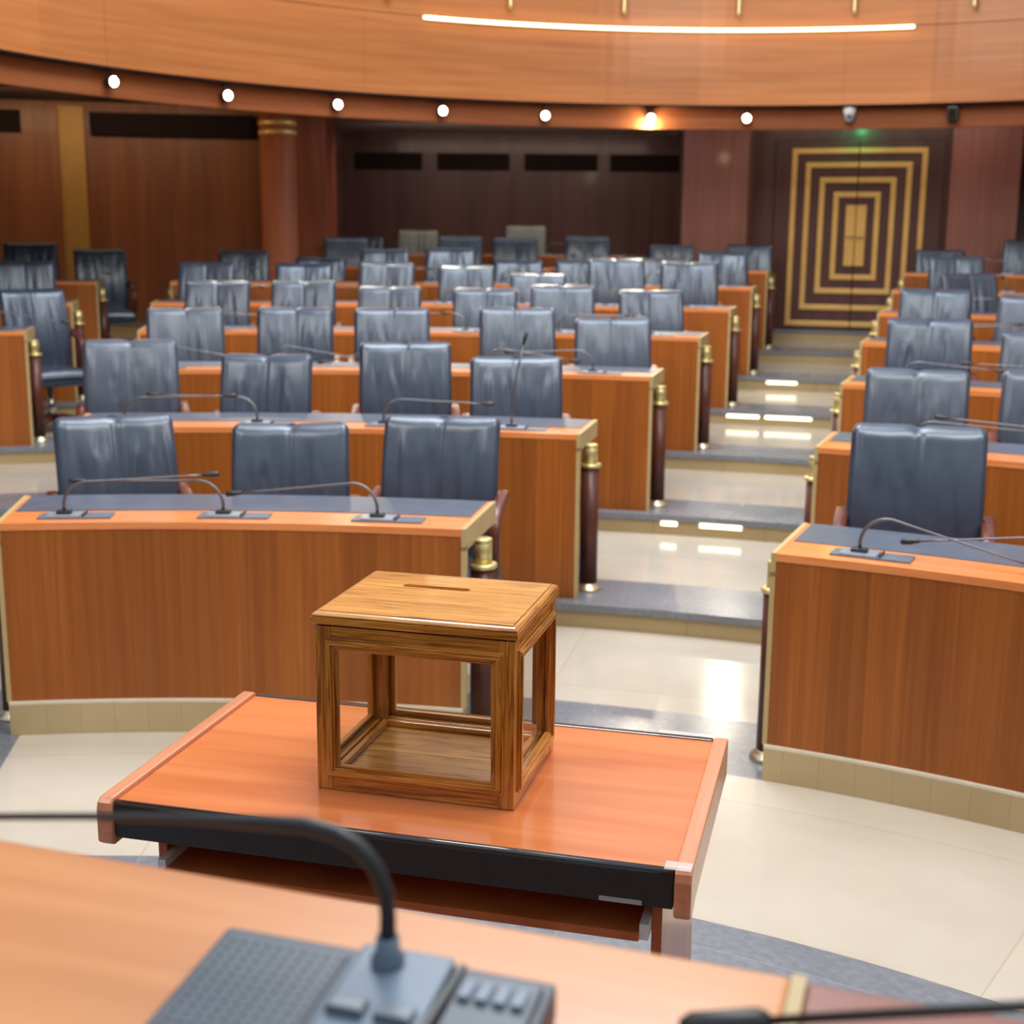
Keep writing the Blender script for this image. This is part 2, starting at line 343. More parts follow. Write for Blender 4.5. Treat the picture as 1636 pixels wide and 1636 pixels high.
dr.rotation_euler = (0, 0, -ATH)
ZL = 0.777
for s_ in (-1, 1):
    f = MB(); x0, x1 = (0.004, 0.86) if s_ > 0 else (-0.86, -0.004)
    f.box(x0, x1, 0.0, 0.05, 0.004, 1.98); lf = f.build('door_leaf', 'wall_dark', dr, bevel=0.004)
    for hw, zb, zt in ((0.690, 0.815, 2.675), (0.544, 0.99, 2.53), (0.392, 1.165, 2.375), (0.2415, 1.312, 2.225)):
        g = MB(); wd = 0.056; zb -= ZL; zt -= ZL; e = 0.004
        a, b = (e, hw) if s_ > 0 else (-hw, -e)
        g.box(a, b, -0.018, 0.002, zb, zb + wd); g.box(a, b, -0.018, 0.002, zt - wd, zt)
        c0, c1 = (hw - wd, hw) if s_ > 0 else (-hw, -hw + wd)
        g.box(c0, c1, -0.018, 0.002, zb + wd, zt - wd)
        g.build('gold_moulding', 'gold', lf, bevel=0.005)
    g = MB(); a, b = (0.004, 0.105) if s_ > 0 else (-0.105, -0.004)
    g.box(a, b, -0.016, 0.002, 1.457 - ZL, 2.09 - ZL); g.build('handle_plate', 'gold', lf, bevel=0.003)
    g = MB(); g.tube([(s_ * 0.03, -0.014, 0.99), (s_ * 0.03, -0.06, 0.99), (s_ * 0.085, -0.06, 0.985)], 0.011); g.build('door_handle', 'brass', lf)
ex = empty('exit_light', AF(Vector((DC, 15.30, 2.93))), -ATH, 'small green lit exit box on the wall over the gold-lined door', 'exit light')
f = MB(); f.box(-0.16, 0.16, -0.03, 0.055, 0, 0.12); f.build('housing', 'white', ex, bevel=0.006)
f = MB(); f.box(-0.15, 0.15, -0.034, -0.03, 0.01, 0.11); f.box(-0.15, 0.15, -0.028, 0.05, -0.004, 0.0); f.build('lens', 'green', ex)
gl_ = bpy.data.lights.new('exit_glow', 'POINT'); gl_.energy = 1.6; gl_.color = (0.05, 1.0, 0.35); gl_.shadow_soft_size = 0.05
go_ = bpy.data.objects.new('exit_glow', gl_); COL.objects.link(go_); go_.parent = ex; go_.location = (0, -0.05, -0.06)
# gallery ring
GC = (1.638, 7.031)
g = MB(); g.arc(5.39, 5.43, -108, 108, 2.90, 3.545, GC, 1.5); go = tag(g.build('wall_gallery', 'fascia'), kind='structure')
g = MB(); g.arc(5.405, 5.44, -108, 108, 3.55, 4.9, GC, 1.5); g.build('upper_panelling', 'fascia', go)
g = MB(); g.arc(5.402, 5.43, -108, 108, 3.535, 3.553, GC, 1.5); g.build('groove', 'soffit', go)
g = MB(); g.arc(5.39, 5.56, -108, 108, 2.885, 2.90, GC, 1.5); g.build('soffit_edge', 'soffit', go)
g = MB()
for t in (-57.5, -32.5, -8.8, 13.4, 36, 58): g.arc(5.3885, 5.391, t, t + 0.02, 2.90, 3.54, GC)
g.build('panel_joint', 'lintel', go)
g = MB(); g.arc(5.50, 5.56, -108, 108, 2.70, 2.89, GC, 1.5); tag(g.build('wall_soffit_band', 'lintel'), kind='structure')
# gallery underside
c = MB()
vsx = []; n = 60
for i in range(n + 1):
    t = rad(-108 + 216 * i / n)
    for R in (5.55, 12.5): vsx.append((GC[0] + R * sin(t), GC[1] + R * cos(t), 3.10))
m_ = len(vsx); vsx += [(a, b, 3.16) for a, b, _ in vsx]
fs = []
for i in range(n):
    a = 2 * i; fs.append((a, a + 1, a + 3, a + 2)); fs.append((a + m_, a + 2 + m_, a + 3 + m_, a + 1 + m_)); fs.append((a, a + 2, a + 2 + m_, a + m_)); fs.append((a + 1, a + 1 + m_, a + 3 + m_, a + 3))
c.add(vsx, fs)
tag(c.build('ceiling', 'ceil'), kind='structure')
c = MB(); c.box(-2.1, 2.0, 15.1, 17.2, 2.985, 3.095); tag(c.build('ceiling', plain('recess_ceiling_plaster', (0.42, 0.38, 0.36), 0.7, noise=0.03)), kind='structure')

# light strip and brass posts on the gallery front
def GP(R, t, z): return Vector((GC[0] + R * sin(rad(t)), GC[1] + R * cos(rad(t)), z))
def gth(x, y): return math.degrees(math.atan2(x - GC[0], y - GC[1]))
ls = empty('light_strip', GP(5.39, -3, 3.53), label='long thin glowing light strip on the curved wooden gallery front', cat='light strip')
RB = rel(ls)
g = RB(); g.arc(5.352, 5.372, gth(-.761, 11.802), gth(3.413, 12.067), 3.522, 3.545, GC, 1.0); g.build('diffuser', 'led', ls)
g = RB(); g.arc(5.370, 5.392, gth(-.761, 11.802) - 0.1, gth(3.413, 12.067) + 0.1, 3.519, 3.548, GC, 1.0); g.build('rail', 'white', ls)
plab = ['brass post on the gallery front, leftmost near the start of the light strip', 'brass post on the gallery front, second from the left', 'brass post on the gallery front, above the middle of the light strip',
        'brass post on the gallery front, right of the middle of the light strip', 'brass post on the gallery front, above the right part of the light strip', 'brass post on the gallery front, rightmost, right of the light strip']
for (x, y, z), lb in zip([(-1.06, 11.64, 3.65), (-.054, 12.096, 3.655), (.943, 12.326, 3.653), (1.952, 12.362, 3.652), (2.931, 12.212, 3.655), (3.863, 11.885, 3.655)], plab):
    t = gth(x, y); q = GP(5.33, t, z)
    po = empty('brass_post', q, -rad(t), lb, 'post', 'brass posts along the gallery')
    g = MB(); g.lathe([(0.012, 0), (0.02, 0.01), (0.02, 0.025), (0.016, 0.04), (0.016, 0.9)], n=16); g.build('rod', 'brass', po)
    g = MB(); g.tube([(0, 0, 0.06), (0, 0.09, 0.06)], 0.01); g.build('bracket', 'brass', po)
# spotlights
slab = ['glowing spotlight under the gallery, leftmost of the row', 'glowing spotlight under the gallery, second from the left', 'glowing spotlight under the gallery, above the round red column',
        'glowing spotlight under the gallery, above the left end of the dark recess', 'glowing spotlight under the gallery, above the right half of the dark recess',
        'spotlight under the gallery turned so its glare lights the wood band', 'glowing spotlight under the gallery, just left of the white camera']
proto = None
for k, ((x, y, z), lb) in enumerate(zip([(-2.893, 10.005, 2.80), (-2.242, 10.815, 2.79), (-1.471, 11.471, 2.79), (-.628, 11.954, 2.79), (.263, 12.274, 2.785), (1.215, 12.435, 2.785), (2.073, 12.434, 2.79)], slab)):
    t = gth(x, y)
    if proto is None:
        proto = empty('spotlight', (0, 0, 0), 0, lb, 'spotlight', 'spotlights under the gallery')
        g = MB(); g.tube([(0, 0.05, 0.085), (0, 0.0, 0.085), (0, 0.0, 0.03)], 0.010); g.build('mount', 'black', proto)
        T = lambda v: Vector((v.x, -v.z, v.y))
        g = MB(); g.lathe([(0.012, -0.05), (0.034, -0.04), (0.042, -0.01), (0.042, 0.02), (0.040, 0.03)], n=20, T=T); g.build('housing', 'black', proto)
        g = MB(); g.lathe([(0.036, 0.022), (0.034, 0.036), (0.025, 0.047), (0.010, 0.052)], n=20, T=T); g.build('lens', 'lamp', proto)
        sp = proto
    else: sp = copy_tree(proto)
    q = GP(5.44, t, z); sp.location = q; sp.rotation_euler = (0, 0, -rad(t)); sp['label'] = lb
    tl = bpy.data.lights.new('spot_beam', 'SPOT'); tl.energy = 45; tl.color = (1, 0.88, 0.68); tl.spot_size = rad(95); tl.spot_blend = 0.9; tl.shadow_soft_size = 0.035
    lo = bpy.data.objects.new('spot_beam', tl); COL.objects.link(lo); lo.parent = sp; lo.location = (0, -0.09, -0.02)
    lo.rotation_euler = (rad(-38), 0, 0)
    if k == 5:
        l2 = bpy.data.lights.new('glare', 'POINT'); l2.energy = 16; l2.color = (1, 0.75, 0.45); l2.shadow_soft_size = 0.03
        lo2 = bpy.data.objects.new('glare', l2); COL.objects.link(lo2); lo2.parent = sp; lo2.location = (0, 0.015, -0.075)
    proto.rotation_euler = proto.rotation_euler
t = gth(2.956, 12.288); cc = empty('security_camera', GP(5.46, t, 2.86), -rad(t), 'white dome security camera hanging under the gallery above the gold-lined door', 'security camera')
g = MB(); g.lathe([(0.055, 0.03), (0.058, 0.0), (0.052, -0.03), (0.046, -0.05)], n=24); g.build('body', 'white', cc)
g = MB(); g.lathe([(0.046, -0.05), (0.045, -0.075), (0.034, -0.098), (0.012, -0.11)], n=24); g.build('dome', 'silver', cc)
g = MB(); g.lathe([(0.016, 0.038), (0.016, 0.05), (0.008, 0.052)], n=16, T=lambda v: Vector((v.x, -v.z, v.y - 0.06))); g.build('lens', 'black', cc)
t = gth(3.781, 12.01); cc = empty('ceiling_fixture', GP(5.46, t, 2.80), -rad(t), 'small black unlit fixture under the gallery near the right edge', 'fixture')
g = MB(); g.box(-0.045, 0.045, -0.06, 0.04, -0.05, 0.07); g.build('housing', 'black', cc, bevel=0.012)
g = MB(); g.box(-0.03, 0.03, -0.066, -0.06, -0.035, 0.05); g.build('grille', 'soffit', cc)

# ================================================================== DESKS
ORD = ['front', 'second', 'third', 'fourth', 'fifth', 'sixth', 'seventh', 'eighth']
def desk(i, t0, t1, label, ends=(True, True)):
    R = RR(i); z = RISE * i; tm = (t0 + t1) / 2
    root = empty('curved_desk', P(R + 0.25, tm, z), 0, label, 'desk', 'curved desks of the chamber')
    B = rel(root); zf = z + (0.12 if i == 0 else 0.0)
    b = B(); b.arc(R, R + 0.025, t0, t1, zf, z + 0.735, uoff=i * 0.37); b.build('front_panel', 'panel', root)
    b = B(); b.arc(R - 0.002, R + 0.5, t0, t1, z + 0.735, z + 0.760, uoff=i); b.arc(R + 0.02, R + 0.5, t0, t1, z + 0.69, z + 0.736, uoff=i); b.build('desktop', 'band', root)
    d = math.degrees(0.012 / R)
    b = B(); b.arc(R + 0.2, R + 0.496, t0 + d, t1 - d, z + 0.757, z + 0.7625); b.build('leather_inlay', 'inlay', root)
    for e, (tt, sg) in zip(ends, ((t0, -1), (t1, 1))):
        if not e: continue
        a = math.degrees(0.016 / R) * sg; lo_, hi_ = sorted((tt, tt + a)); lo2, hi2 = sorted((tt - a * 0.5, tt))
        b = B(); b.arc(R - 0.003, R + 0.030, lo_, hi_, zf, z + 0.70, step=5); b.arc(R - 0.003, R + 0.502, lo_, hi_, z + 0.685, z + 0.762, step=5)
        b.build('end_trim', 'trim', root)
        c_ = P(R + 0.185, tt + math.degrees((0.034 if sg > 0 else 0.031) / R) * sg, z)
        L = c_ - root.location
        co = MB().lathe([(0.043, 0.02), (0.043, 0.585)], (L.x, L.y), 24).build('column', 'mahog', root)
        MB().lathe([(0.066, 0.0), (0.066, 0.008), (0.058, 0.018), (0.046, 0.026), (0.044, 0.034)], (L.x, L.y), 28).build('brass_base', 'brass_base', co)
        MB().lathe([(0.044, 0.583), (0.052, 0.588), (0.052, 0.600), (0.036, 0.603)], (L.x, L.y), 28).build('brass_collar', 'brass', co)
        MB().lathe([(0.034, 0.600), (0.034, 0.672), (0.032, 0.674), (0.032, 0.678), (0.034, 0.680), (0.034, 0.690), (0.03, 0.692)], (L.x, L.y), 28).build('brass_cap', 'brass', co)
    # inner dividers carry the desktop
    n = max(2, round((t1 - t0) * rad(1) * R / 1.3)); b = B()
    for k in range(n + 1):
        tt = t0 + (t1 - t0) * k / n; h = math.degrees(0.009 / R)
        if k in (0, n): continue
        b.arc(R + 0.025, R + 0.30, tt - h, tt + h, z, z + 0.69, step=5)
    if b.v: b.build('divider', 'panel', root)
    if i == 0:
        b = B(); b.arc(R - 0.014, R + 0.05, t0 - 0.1, t1 + 0.1, 0, 0.112); pl = b.build('plinth', 'plinth', root)
        b = B(); b.arc(R - 0.014, R + 0.05, t0 - 0.1, t1 + 0.1, 0.112, 0.121); b.build('plinth_cap', 'cap', pl)
    return root
LE = [-8.57, -8.65, -8.9, -9.0, -9.35, -9.22, -4.4, -2.2]
LR = [10.72, 12.30, 13.38, 14.06, 14.37, 14.57, 14.65, 8.36]
RE = [23.6, 22.0, 21.03, 20.5, 20.25, 20.1, 20.0]
RF = [41, 37, 34, 31.5, 30, 29, 27]
EXTRA = ['curved wooden desk of the front row left of the aisle, behind the ballot box', None, None, None, None, None, None, 'short curved desk of the rearmost row in front of the dark recess']
for i in range(8):
    desk(i, LE[i], LR[i], EXTRA[i] or 'curved wooden desk left of the central aisle, %s row from the front' % ORD[i])
for i in range(7):
    desk(i, RE[i], RF[i], ('curved wooden desk of the front row right of the aisle, with stone plinth' if i == 0 else 'curved wooden desk right of the central aisle, %s row from the front' % ORD[i]), (True, False))
FLE = {3: -13.54, 4: -12.6, 5: -12.25, 6: -12.6}
for i, t in FLE.items():
    if i == 6: continue
    desk(i, -27, t, 'curved wooden desk at the far left beyond the side aisle, %s row from the front' % ORD[i], (False, True))

# step lights under the nosings
def step_light(k, t0, t1, label):
    R = RR(k) - 0.075; z = RISE * k
    root = empty('step_light', P(R - 0.004, (t0 + t1) / 2, z - 0.032), 0, label, 'step light', 'step lights under the stair nosings'); B = rel(root)
    b = B(); b.arc(R - 0.010, R + 0.001, t0, t1, z - 0.058, z - 0.0325, step=0.3); b.build('lamp_bar', 'stepled', root)
    b = B(); b.arc(R - 0.004, R + 0.002, t0 - 0.08, t1 + 0.08, z - 0.064, z - 0.0322, step=0.3); b.build('holder', 'brass_base', root)
for a in ((2, 14.1, 14.75, 'small lit step light under the second stair nosing, the left one'), (2, 15.7, 17.4, 'lit step light under the second stair nosing, the long right one'),
          (4, 14.5, 15.8, 'lit step light under the fourth stair nosing, the left one'), (4, 16.05, 17.9, 'lit step light under the fourth stair nosing, the long middle one'), (4, 18.8, 19.3, 'lit step light under the fourth stair nosing, beside the right desk'),
          (5, 15.4, 16.6, 'lit step light under the fifth stair nosing of the central aisle'), (4, -12.3, -11.6, 'lit step light under a nosing in the left side aisle')):
    step_light(*a)

# ================================================================== CHAIRS
def backrest_mesh(seed):
    rnd = random.Random(seed); m = MB(); NU, NV = 44, 40; zb, zt = 0.44, 1.04; HW = 0.236; rc = 0.032
    folds = []
    for _ in range(14):
        sd = rnd.choice((-1, 1)); x0 = sd * rnd.uniform(0.02, 0.20)
        folds.append((x0, rnd.uniform(-0.22, 0.22) if rnd.random() < .7 else rnd.uniform(-.45, .45), rnd.uniform(0.006, 0.015), rnd.uniform(0.003, 0.0085) * rnd.choice((-1, 1)), rnd.uniform(0.06, 0.30), rnd.uniform(0.45, 0.8)))
    lift = (rnd.uniform(0, 0.008), rnd.uniform(0, 0.008))
    def pt(iu, iv, side):
        u = -1 + 2 * iu / NU; v = iv / NV; z = zb + (zt - zb) * (1 - (1 - v) ** 1.25)
        over = max(0, z - (zt - rc)); hw = HW - rc + math.sqrt(max(0, rc * rc - over * over)); hw *= (1.0 + 0.02 * (1 - v))
        uu = math.copysign(1 - (1 - abs(u)) ** 1.35, u); x = hw * uu
        d = min(hw - abs(x), (zt - z) * 1.0); e = 0.040; q = min(1, max(0, d) / e); th = 0.046 * math.sqrt(max(0, 1 - (1 - q) ** 2))
        vv = (z - zb) / (zt - zb); cy = 0.222 - 0.015 * math.sin(vv * pi) + 0.02 * vv + 0.075 * vv ** 2.6
        cy -= 0.018 * (x / HW) ** 2
        zz = z + (-0.006 * math.exp(-(x / 0.025) ** 2) + (lift[0] if x < 0 else lift[1]) * abs(x) / HW) * max(0, v - 0.6) / 0.4
        if side < 0:
            y = cy - th; g = (0.012 * math.exp(-(x / 0.006) ** 2) - 0.003 * math.exp(-((abs(x) - 0.013) / 0.004) ** 2)) * q
            pf = 0.006 * math.exp(-((abs(x) - 0.11) / 0.06) ** 2) * q
            pp = 0.005 * math.exp(-((abs(x) - HW * 0.86) / 0.005) ** 2) * q
            ff = 0
            for (x0, sl, wd, a, z0, zl) in folds:
                s_ = (zt - z); k = min(1, max(0, (s_ - z0 * 0.5) / 0.08)) * min(1, max(0, (zl + 0.05 - s_) / 0.15))
                ff += a * math.exp(-((x - x0 - sl * s_ * 0.5) / wd) ** 2) * k
            y += g + pp - pf + ff * q
        else: y = cy + th * 0.9
        return (x, y, zz)
    vs_ = [pt(a, b, -1) for b in range(NV + 1) for a in range(NU + 1)]; o = len(vs_)
    vs_ += [pt(a, b, 1) for b in range(0, NV + 1, 4) for a in range(0, NU + 1, 4)]
    fs = []
    for b in range(NV):
        for a in range(NU):
            k = b * (NU + 1) + a; fs.append((k, k + 1, k + NU + 2, k + NU + 1))
    nu = NU // 4; nv = NV // 4
    for b in range(nv):
        for a in range(nu):
            k = o + b * (nu + 1) + a; fs.append((k, k + nu + 1, k + nu + 2, k + 1))
    m.add(vs_, fs, None, True)
    return m
def seat_mesh():
    m = MB(); N = 24
    def pt(a, b, s_):
        u = -1 + 2 * a / N; v = -1 + 2 * b / N
        x = 0.226 * math.copysign(1 - (1 - abs(u)) ** 1.4, u); y = 0.245 * math.copysign(1 - (1 - abs(v)) ** 1.4, v)
        d = min(0.226 - abs(x), 0.245 - abs(y)); q = min(1, d / 0.05); th = 0.055 * math.sqrt(max(0, 1 - (1 - q) ** 2))
        zz = 0.435 + th * s_ + (0.012 * math.cos(x * 6) if s_ > 0 else 0) - (0.008 * math.exp(-(x / 0.01) ** 2) * q if s_ > 0 else 0)
        return (x, y - 0.01, zz)
    vs_ = [pt(a, b, 1) for b in range(N + 1) for a in range(N + 1)]; o = len(vs_); vs_ += [pt(a, b, -1) for b in range(N + 1) for a in range(N + 1)]
    fs = []
    for b in range(N):
        for a in range(N):
            k = b * (N + 1) + a; fs.append((k, k + 1, k + N + 2, k + N + 1)); k += o; fs.append((k, k + N + 1, k + N + 2, k + 1))
    m.add(vs_, fs, None, True); return m
def arm_mesh(s_):
    m = MB(); pts = [(0.26, 0.735), (0.17, 0.722), (0.08, 0.70), (0.02, 0.665), (-0.002, 0.61), (0.002, 0.55), (0.03, 0.48), (0.08, 0.43), (0.13, 0.405)]
    # smooth the path
    P2 = []
    for i in range(len(pts) - 1):
        p0 = pts[max(0, i - 1)]; p1 = pts[i]; p2 = pts[i + 1]; p3 = pts[min(len(pts) - 1, i + 2)]
        for k in range(4):
            t = k / 4
            P2.append(tuple(0.5 * (2 * p1[j] + (p2[j] - p0[j]) * t + (2 * p0[j] - 5 * p1[j] + 4 * p2[j] - p3[j]) * t * t + (3 * p1[j] - p0[j] - 3 * p2[j] + p3[j]) * t ** 3) for j in (0, 1)))
    P2.append(pts[-1]); n = len(P2); vs_ = []; fs = []
    for i, (y, z) in enumerate(P2):
        a = P2[max(0, i - 1)]; b = P2[min(n - 1, i + 1)]; d = Vector((b[0] - a[0], b[1] - a[1])).normalized(); nx = Vector((-d.y, d.x))
        hw = 0.025; hh = 0.020; xc = s_ * 0.254
        for (sx, sh) in ((-1, -.5), (-.7, -1), (.7, -1), (1, -.5), (1, .5), (.7, 1), (-.7, 1), (-1, .5)):
            vs_.append((xc + sx * hw, y + nx.x * sh * hh, z + nx.y * sh * hh))
    for i in range(n - 1):
        for k in range(8):
            q = (k + 1) % 8; fs.append((i * 8 + k, i * 8 + q, i * 8 + 8 + q, i * 8 + 8 + k))
    fs.append(tuple(range(8))[::-1]); fs.append(tuple((n - 1) * 8 + k for k in range(8)))
    m.add(vs_, fs, None, True); m.box(min(0, s_ * 0.25), max(0, s_ * 0.25), 0.10, 0.14, 0.385, 0.4); return m
def make_chair(seed, lm):
    root = empty('armchair', (0, 0, 0), 0, 'x', 'chair', 'leather armchairs behind the desks')
    backrest_mesh(seed).build('backrest', lm, root); seat_mesh().build('seat', lm, root)
    for s_ in (-1, 1): arm_mesh(s_).build('armrest', 'arm', root)
    MB().lathe([(0.028, 0.10), (0.028, 0.24), (0.022, 0.25), (0.022, 0.40)], n=16).build('column', 'chrome', root)
    b = MB()
    for k in range(5):
        a = 2 * pi * k / 5 + 0.3; d = Vector((cos(a), sin(a), 0))
        b.tube([d * 0.0 + Vector((0, 0, 0.105)), d * 0.12 + Vector((0, 0, 0.10)), d * 0.26 + Vector((0, 0, 0.068))], [0.028, 0.022, 0.014], 10)
    bs = b.build('star_base', 'mahog', root)
    for k in range(5):
        a = 2 * pi * k / 5 + 0.3; d = Vector((cos(a), sin(a), 0)) * 0.26; px = Vector((-sin(a), cos(a), 0))
        c_ = MB(); c_.lathe([(0.012, -0.02), (0.027, -0.018), (0.027, 0.018), (0.012, 0.02)], n=14, T=lambda v: d + Vector((0, 0, 0.027)) + px * v.z + Vector((d.x, d.y, 0)).normalized() * v.x + Vector((0, 0, v.y)))
        c_.build('caster', 'chrome', bs)
    return root
PR = {}
def chair(i, t, top, yaw, mk, label):
    """backrest centred at angle t behind desk i, swung by yaw degrees"""
    first = mk not in PR
    if first: PR[mk] = make_chair(11 + mk * 7, ['leather', 'leather_b', 'leather', 'leather_b', 'leather', 'olive', 'leather'][mk % 7])
    c = PR[mk] if first else copy_tree(PR[mk])
    a = rad(-t + yaw); bp = P(RR(i) + 0.87, t, 0)
    c.location = (bp.x + 0.27 * sin(a), bp.y - 0.27 * cos(a), RISE * i); c.rotation_euler = (0, 0, a)
    dz = top - 1.045
    for ch in c.children:
        if ch.name.split('.')[0] in ('backrest', 'seat', 'armrest'): ch.location.z = min(dz, 0.015) if ch.name.startswith('armrest') else dz
        if ch.name.startswith('column'): ch.scale.z = 1 + dz * 2.4
    c['label'] = label
    return c
SEATW = ['the aisle', ]
CHL = {0: [(-5.77, 1.017, 20, 0), (1.5, .984, 6, 4), (7.86, 1.027, 0, 2)],
1: [(-7.38, 1.094, 9, 1), (-1.84, 1.019, -3, 4), (3.95, 1.091, 8, 6), (8.58, 1.024, 10, 2)],
2: [(-6.65, 1.065, 8, 3), (-2.14, 1.072, 3, 0), (1.87, 1.073, 8, 6), (7.09, 1.083, 11, 1), (11.05, 1.031, 11, 3)],
3: [(-6.36, 1.074, -4, 6), (-2.84, 1.073, 0, 4), (.73, 1.037, -2, 3), (4.71, 1.031, 4, 0), (7.92, 1.06, 5, 1), (11.55, 1.034, 14, 6)],
4: [(-7.54, 1.063, -8, 3), (-3.58, 1.058, 3, 0), (-.16, 1.074, -2, 1), (3.16, 1.054, 2, 6), (6.14, .993, 3, 0), (9.35, 1.124, 8, 6), (12.33, 1.101, 8, 4)],
5: [(-6.62, 1.036, 0, 1), (-3.49, .976, 4, 0), (-.81, 1.058, -1, 3), (1.9, 1.075, 2, 6), (4.73, .969, 2, 4), (7.30, .975, 3, 1), (10.5, .995, 2, 3), (13.09, 1.065, 8, 0)],
6: [(-2.89, 1.053, 12, 1), (1.85, 1.07, 1, 3), (4.12, 1.062, 3, 6), (7.12, 1.081, 8, 0), (10.59, .999, 5, 1), (13.7, 1.013, 3, 4)],
7: [(-2.55, .944, 0, 2), (-.29, 1.026, 0, 5), (4.19, 1.087, 4, 5)]}
CW = ['', 'beside the central aisle', 'second in from the central aisle', 'third in from the central aisle', 'fourth in from the central aisle', 'fifth in from the central aisle', 'sixth in from the central aisle', 'seventh in from the central aisle', 'eighth in from the central aisle']
for i, L in CHL.items():
    n = len(L)
    for k, (t, top, yaw, mk) in enumerate(L):
        lb = 'blue-grey leather armchair left of the aisle, %s row, %s' % (ORD[i], CW[n - k])
        if i == 0: lb = ['leftmost armchair of the front row, dark blue-grey leather, swung right', 'middle armchair of the three behind the front left desk, low back', 'front-row blue-grey leather armchair just behind the ballot box'][k]
        if i == 7: lb = ['dark armchair in the recess, half hidden left of the olive-grey one', 'olive-grey armchair standing in the dark recess, the left one', 'pale olive-grey armchair rising highest before the dark recess wall'][k]
        chair(i, t, top, yaw, mk, lb)
CHR = {0: [(26.79, 1.083, 10, 6), (34.5, 1.04, 5, 0)], 1: [(24.46, 1.031, 8, 1), (29.4, 1.056, 8, 3)], 2: [(23.43, 1.073, 8, 4), (27.6, 1.019, 3, 3)], 3: [(22.62, 1.081, 6, 0), (26.2, 1.05, -8, 1)],
4: [(23.1, 1.045, 34, 3), (26.7, 1.044, 5, 4)], 5: [(22.08, 1.05, 12, 1)], 6: [(21.05, .983, 8, 6), (24.25, 1.08, 3, 3)]}
for i, L in CHR.items():
    for k, (t, top, yaw, mk) in enumerate(L):
        lb = 'blue-grey leather armchair right of the aisle, %s row, %s' % (ORD[i], CW[k + 1])
        if i == 0: lb = ['large front-row armchair right of the aisle with wooden arms showing', 'front-row armchair cut off by the right edge of the photo'][k]
        chair(i, t, top, yaw, mk, lb)
for i, t, top, yaw, mk, lb in ((3, -13.7, 1.008, 24, 6, 'far-left armchair in the side aisle showing its seat and red arm'), (4, -14.71, 1.066, 5, 3, 'far-left armchair cut off by the left edge of the photo'),
    (5, -15.0, 1.091, 4, 2, 'darkest far-left armchair against the brown wall, cut by the edge'), (5, -12.35, 1.038, 12, 2, 'dark armchair by the brown wall at the far end of the side aisle')):
    chair(i, t, top, yaw, mk, lb)

# ================================================================== MICROPHONES
MICG = 'gooseneck microphones on the desks'
def mic(i, t, s_, elev, label, L=0.46, kink=None):
    R = RR(i) + 0.10; z = RISE * i + 0.7604
    root = empty('gooseneck_microphone', P(R, t, z), -rad(t), label, 'microphone', MICG)
    b = MB(); b.box(-0.085, 0.165, -0.045, 0.045, 0.0, 0.006); pl = b.build('plate', 'plate', root, bevel=0.0015)
    b = MB(); b.box(-0.055, 0.06, -0.04, 0.04, 0.005, 0.012); b.build('insert', 'silver', pl, bevel=0.002)
    b = MB(); b.box(0.068, 0.072, -0.04, 0.04, 0.005, 0.014); b.build('hinge', 'black', pl)
    b = MB(); b.box(-0.026, 0.026, -0.02, 0.02, 0.011, 0.024); b.build('socket', 'black', root, bevel=0.008)
    pts = []; rs = []
    if s_ == 0:
        pts = [(0, 0, 0.02), (0, 0, 0.08), (0.004, 0, 0.14), (0.010, 0.01, 0.20), (0.028, 0.03, 0.30), (0.045, 0.05, 0.385)]; rs = [0.0055, 0.0055, 0.005, 0.0045, 0.0035, 0.0035]
    else:
        rb = 0.085; e = rad(elev)
        pts.append((0, 0, 0.02)); rs.append(0.006); pts.append((0, 0, 0.045)); rs.append(0.006)
        tot = pi / 2 - e; nn = 9
        x, zz, a = 0.0, 0.045, pi / 2; st = rb * (pi / 2) / nn * (tot / (pi / 2)) * 1.05
        for k in range(nn):
            a -= tot / nn; x += cos(a) * st; zz += sin(a) * st; pts.append((s_ * x, -s_ * 0.012 * k / nn, zz)); rs.append(0.0058 - 0.0002 * k)
        for k in range(1, 7):
            pts.append((s_ * (x + cos(e) * L * k / 7), -s_ * (0.012 + 0.012 * k / 7), zz + sin(e) * L * k / 7)); rs.append(0.0034)
    MB().tube(pts, rs, 8).build('gooseneck', 'steel', root)
    a, b_ = Vector(pts[-2]), Vector(pts[-1]); d = (b_ - a).normalized()
    MB().tube([b_ - d * 0.004, b_, b_ + d * 0.012, b_ + d * 0.02, b_ + d * 0.05, b_ + d * 0.056], [0.004, 0.007, 0.007, 0.010, 0.010, 0.006], 12).build('microphone_head', 'black', root)
    return root
